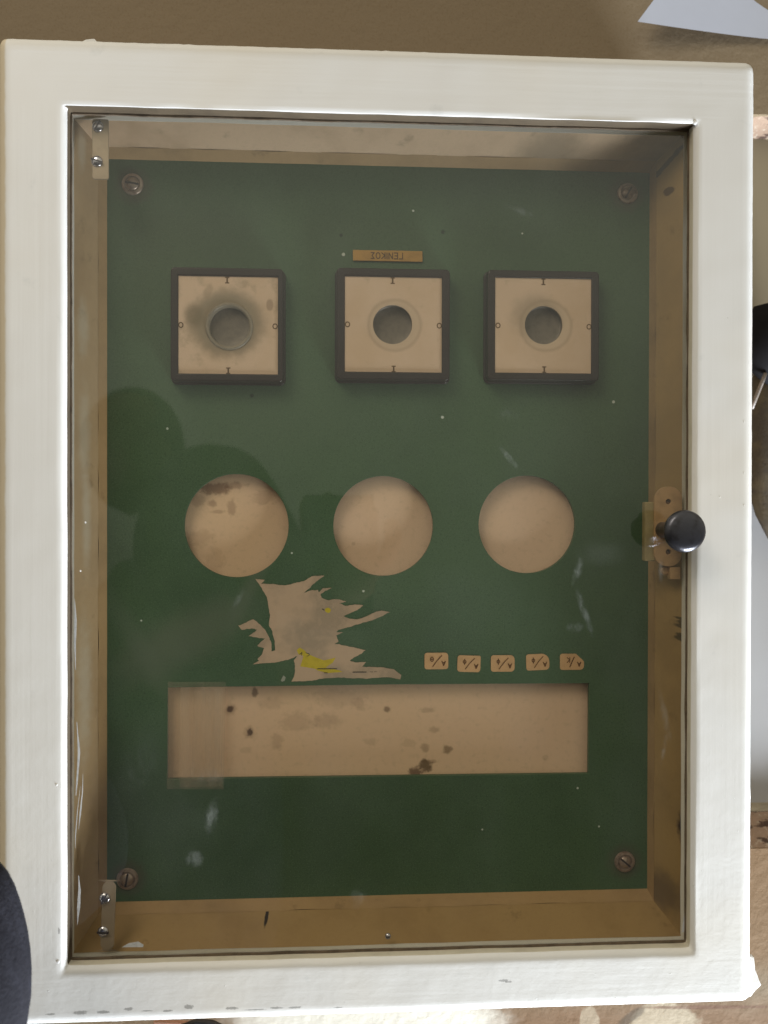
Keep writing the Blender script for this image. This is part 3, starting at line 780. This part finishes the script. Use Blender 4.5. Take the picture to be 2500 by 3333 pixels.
for st, wd in (([(812, 986), (985, 986)], .00045), ([(1130, 1016), (1250, 1015)], .0005), ([(1285, 1013), (1310, 1014)], .0002), ([(1322, 1012), (1345, 1012)], .0002), ([(872, 1022), (900, 1022)], .0004),
               ([(652, 858), (672, 838), (668, 865)], .0003), ([(705, 842), (738, 852), (735, 868), (715, 872)], .0003), ([(855, 448), (872, 458)], .0005)):
    parts += [(m_, 1) for m_, _ in stroke([cr(*p) for p in st], wd, PY - .00027, .00003)]
o = link('torn_label', merge(parts), [MPAP, MBLK, MYEL], board); o['label'] = 'torn remains of a paper label with yellow marker'
# loose flake beside it
parts = [(flat([wob([p2(x, y, PY) for x, y in ((914, 2215), (922, 2198), (930, 2205), (926, 2216), (918, 2219))], .0001, 900, 2)], PY - .0002, .00016), 0)]
link('paper_flake', merge(parts), simple('pale_flake', (.33, .35, .29), .9), board)

# clear tape over the left end of the slot, several strips
tparts = []
for k, (xa, ya, xb, yb) in enumerate(((543, 2219, 736, 2568), (585, 2236, 730, 2560), (625, 2244, 722, 2540))):
    yk = PY - .0004 - k * .0002
    tparts.append((polymesh([(x_, yk, z_) for x_, z_ in (p2(xa, yb, PY), p2(xb - 8, yb, PY), p2(xb, ya, PY), p2(xa + 4, ya, PY))], [(0, 1, 2, 3)]), 0))
link('adhesive_tape', merge(tparts), MTAPE, board)

# ------------------------------------------------------------------ door fittings
sp_ = link('strap', flat([rrect(*p2(300, 583, .0125), *p2(354, 388, .0125), .0012)], .0125, .001, .0003), MSTRAP, door)
c0 = p2(330, 3095, .0125); c1 = p2(374, 2868, .0125)
m_ = flat([rrect(c0[0], c0[1], c1[0], c1[1], .0034, 8)], .0125, .001, .0003)
cc = Vector(((c0[0] + c1[0]) / 2, 0, (c0[1] + c1[1]) / 2)); m_.transform(Matrix.Translation(cc) @ Matrix.Rotation(math.radians(2), 4, 'Y') @ Matrix.Translation(-cc))
link('strap', m_, MSTRAP, door)
for (x, y, a) in ((319, 412, -62), (316, 525, 18), (341, 2923, -62), (336, 3032, 5)):
    slotted('screw', x, y, .0125, .0029, a, None, door, MSTEEL, .0016)
# latch plate, bar and knob
lp = flat([rrect(*p2(2130, 1844, .0125), *p2(2222, 1584, .0125), .0068, 10), circ(*p2(2176, 1633, .0125), .0014, 20), circ(*p2(2176, 1797, .0125), .0014, 20)], .0125, .0015, .0003)
link('latch_plate', lp, MLATCH, door)
for (y, a) in ((1633, 30), (1797, 60)):
    slotted('latch_screw', 2176, y, .0142, .0018, a, None, door, simple('brown_screw', (.20, .12, .07), .5, .4), .0006)
b0 = px(2094, 1826, .016); b1 = px(2130, 1634, .016)
link('latch_bar', box(b0.x, b1.x, .0140, .0185, b0.z, b1.z, .0007), MBAR, door)
b0 = px(2180, 1886, .0135); b1 = px(2214, 1846, .0135)
link('latch_catch', merge([(box(b0.x, b1.x, .013, .017, b0.z, b1.z, .0003), 0), (lathe([(.0026, 0), (.0026, .001), (.0018, .0016), (0, .0016)], px(2163, 1856, .017)), 0)]), MLATCH, door)
KY = -.020
kc = px(2229, 1729, KY + .004)
kr = 71 / F * (KY + .004 - CAM.y)
prof = [(.0042, -.030), (.0042, -.006), (.0048, -.0045), (kr * .80, -.0035), (kr * .96, -.0020), (kr, -.0004)] + [(kr * .985, .0007), (kr * .94, .0017), (kr * .86, .0025), (kr * .78, .0030), (kr * .6, .0034), (kr * .3, .0037), (0, .0038)]
link('knob', lathe(prof, kc, n=72), MKNOB, door, True)

# smears and chips of white paint at the pane's edge, and one painted highlight
sm = []
def streak(pts, wd, d):
    out = []; inn = []
    for i, (x, y) in enumerate(pts):
        t = i / (len(pts) - 1); q = Vector(p2(x, y, d)); ww = wd * math.sin(math.pi * (t * .9 + .05)) * (.6 + .6 * random.random())
        out.append((q.x - ww / 2, q.y)); inn.append((q.x + ww / 2, q.y))
    return (flat([wob(out + inn[::-1], .0001, 800, 3)], d, .0001), 0)
sd = .0080
sm.append(streak([(250, 2350), (254, 2400), (257, 2450), (254, 2500), (250, 2550), (247, 2590)], .0013, sd))
sm.append(streak([(243, 1950), (246, 2020), (244, 2090), (246, 2180)], .0012, sd))
sm.append(streak([(270, 2520), (268, 2580), (262, 2640), (256, 2700)], .0007, sd))
sm.append(streak([(262, 2560), (252, 2640), (246, 2720), (245, 2760)], .0006, sd))
sm.append(streak([(256, 2850), (259, 2900), (256, 2950), (252, 3010)], .0020, sd))  # pale strip standing in for a window highlight
sm.append(streak([(2237, 2620), (2238, 2690), (2237, 2760)], .0012, sd))
sm.append((flat([[p2(2232, 2940, sd), p2(2243, 2930, sd), p2(2242, 3034, sd), p2(2219, 3034, sd)]], sd, .0001), 0))
sm.append((flat([wob([p2(x, y, sd) for x, y in ((397, 3083), (420, 3070), (450, 3065), (467, 3075), (466, 3083))], .0001, 900, 2)], sd, .0001), 0))
sm.append((flat([wob([p2(x, y, sd) for x, y in ((2202, 408), (2245, 406), (2245, 424), (2206, 424))], .0002, 900, 2)], sd, .0001), 0))
for m_, _ in sm: link('paint_smear_and_glint', m_, MSTREAK, door)
# nail head in the lower board
link('nail_head', lathe([(.0016, 0), (.0014, .0006), (0, .0009)], px(1263, 3047, .0135), n=20), MSTEEL, w_low, True)

# ------------------------------------------------------------------ the photographer (dark sleeve in front, rest only mirrored in the pane)
def mirror_pt(x, y, obj_y):
    """point at depth obj_y whose image in the pane stands behind pixel (x, y)"""
    q = px(x, y, 2 * glass_y - obj_y); return Vector((q.x, obj_y, q.z))
def skinned(verts, edges, radii, levels=2):
    me = bpy.data.meshes.new('s'); me.from_pydata([tuple(v) for v in verts], edges, [])
    o = bpy.data.objects.new('s', me); COL.objects.link(o)
    sk = o.modifiers.new('s', 'SKIN'); su = o.modifiers.new('u', 'SUBSURF'); su.levels = levels; su.render_levels = levels
    for i, r in enumerate(radii): me.skin_vertices[0].data[i].radius = (r, r)
    me.skin_vertices[0].data[0].use_root = True
    dg = bpy.context.evaluated_depsgraph_get(); m2 = bpy.data.meshes.new_from_object(o.evaluated_get(dg))
    bpy.data.objects.remove(o); return m2
MCLO = M('dark_navy_cloth', (.012, .011, .016), .85, spec=.2); MCLO.var(90, (.028, .027, .037), .45, .75, .7, detail=5, stretch=(1, 1, .4)); MCLO.bmp(MCLO.noise(500, 4), .0006); MCLO = MCLO.done()
MHAIR = simple('dark_hair', (.02, .015, .012), .6); MSKIN = simple('skin', (.10, .058, .042), .8, spec=.1, scale=30)
person = empty('person', (-.25, -.95, -.7)); tag(person, 'person in dark navy clothes, sleeve reaching in front of the lower left door corner', 'person')
hd = mirror_pt(425, 1470, -1.0)
hip = mirror_pt(560, 3300, -1.0); chest = mirror_pt(620, 2230, -1.0); neck = mirror_pt(520, 1800, -1.0)
sR = mirror_pt(680, 1520, -.94); eR = mirror_pt(900, 1850, -.72); wR = Vector((-.005, -.475, -.09))
sL = Vector((-.50, -.90, -.22)); eL = Vector((-.46, -.55, -.40)); 
s1 = px(-200, 3100, -.10); s2 = px(-30, 2850, -.06)
k1 = Vector((-.36, -.25, -.36)); 
k2 = px(-165, 3420, -.085); k3 = px(-152, 3180, -.075); k4 = px(-150, 2960, -.07); k5 = px(-150, 2760, -.065)
verts = [hip, chest, neck, sR, eR, wR, sL, eL, k1, k2, k3, k4, k5]
edges = [(0, 1), (1, 2), (1, 3), (3, 4), (4, 5), (1, 6), (6, 7), (7, 8), (8, 9), (9, 10), (10, 11), (11, 12)]
radii = [.19, .19, .05, .088, .055, .036, .08, .06, .045, .034, .034, .028, .018]
link('body', skinned(verts, edges, radii), MCLO, person, True)
me = lathe([(0, -.105)] + [(.072 * math.sin(t) ** .8, -.095 * math.cos(t)) for t in [math.radians(a) for a in range(12, 170, 12)]] + [(0, .098)], hd, (0, 0, 1), 32)
link('head', me, MSKIN, person, True)
me = lathe([(.072, -.02)] + [(.084 * math.sin(t), -.105 * math.cos(t)) for t in [math.radians(a) for a in range(96, 180, 10)]] + [(0, .105)], hd + Vector((0, -.012, .004)), (0, -.35, 1), 32)
link('hair', me, MHAIR, person, True)
# hand holding the phone: palm and five fingers
pc = Vector((CAM.x + .0, CAM.y - .018, CAM.z))
hv = [wR, Vector((-.012, -.472, -.055))]; he = [(0, 1)]; hr_ = [.026, .026]
for k, (dx, l) in enumerate(((-.034, .052), (-.013, .060), (.009, .056), (.028, .046))):
    b = len(hv); hv += [Vector((-.012 + dx, -.476, -.03)), Vector((-.014 + dx * 1.1, -.482, -.03 + l * .5)), Vector((-.016 + dx * 1.1, -.478, -.03 + l))]; he += [(1, b), (b, b + 1), (b + 1, b + 2)]; hr_ += [.009, .0085, .0075]
b = len(hv); hv += [Vector((.03, -.462, -.045)), Vector((.038, -.452, -.02)), Vector((.034, -.449, .002))]; he += [(1, b), (b, b + 1), (b + 1, b + 2)]; hr_ += [.011, .010, .008]
link('hand', skinned(hv, he, hr_), MSKIN, person, True)
phone = link('phone', box(pc.x - .027, pc.x + .046, pc.y - .004, pc.y + .004, pc.z - .128, pc.z + .012, .003), simple('black_phone', (.02, .02, .022), .7, spec=.1))
tag(phone, 'black phone held up in front of the pane by the person', 'phone')
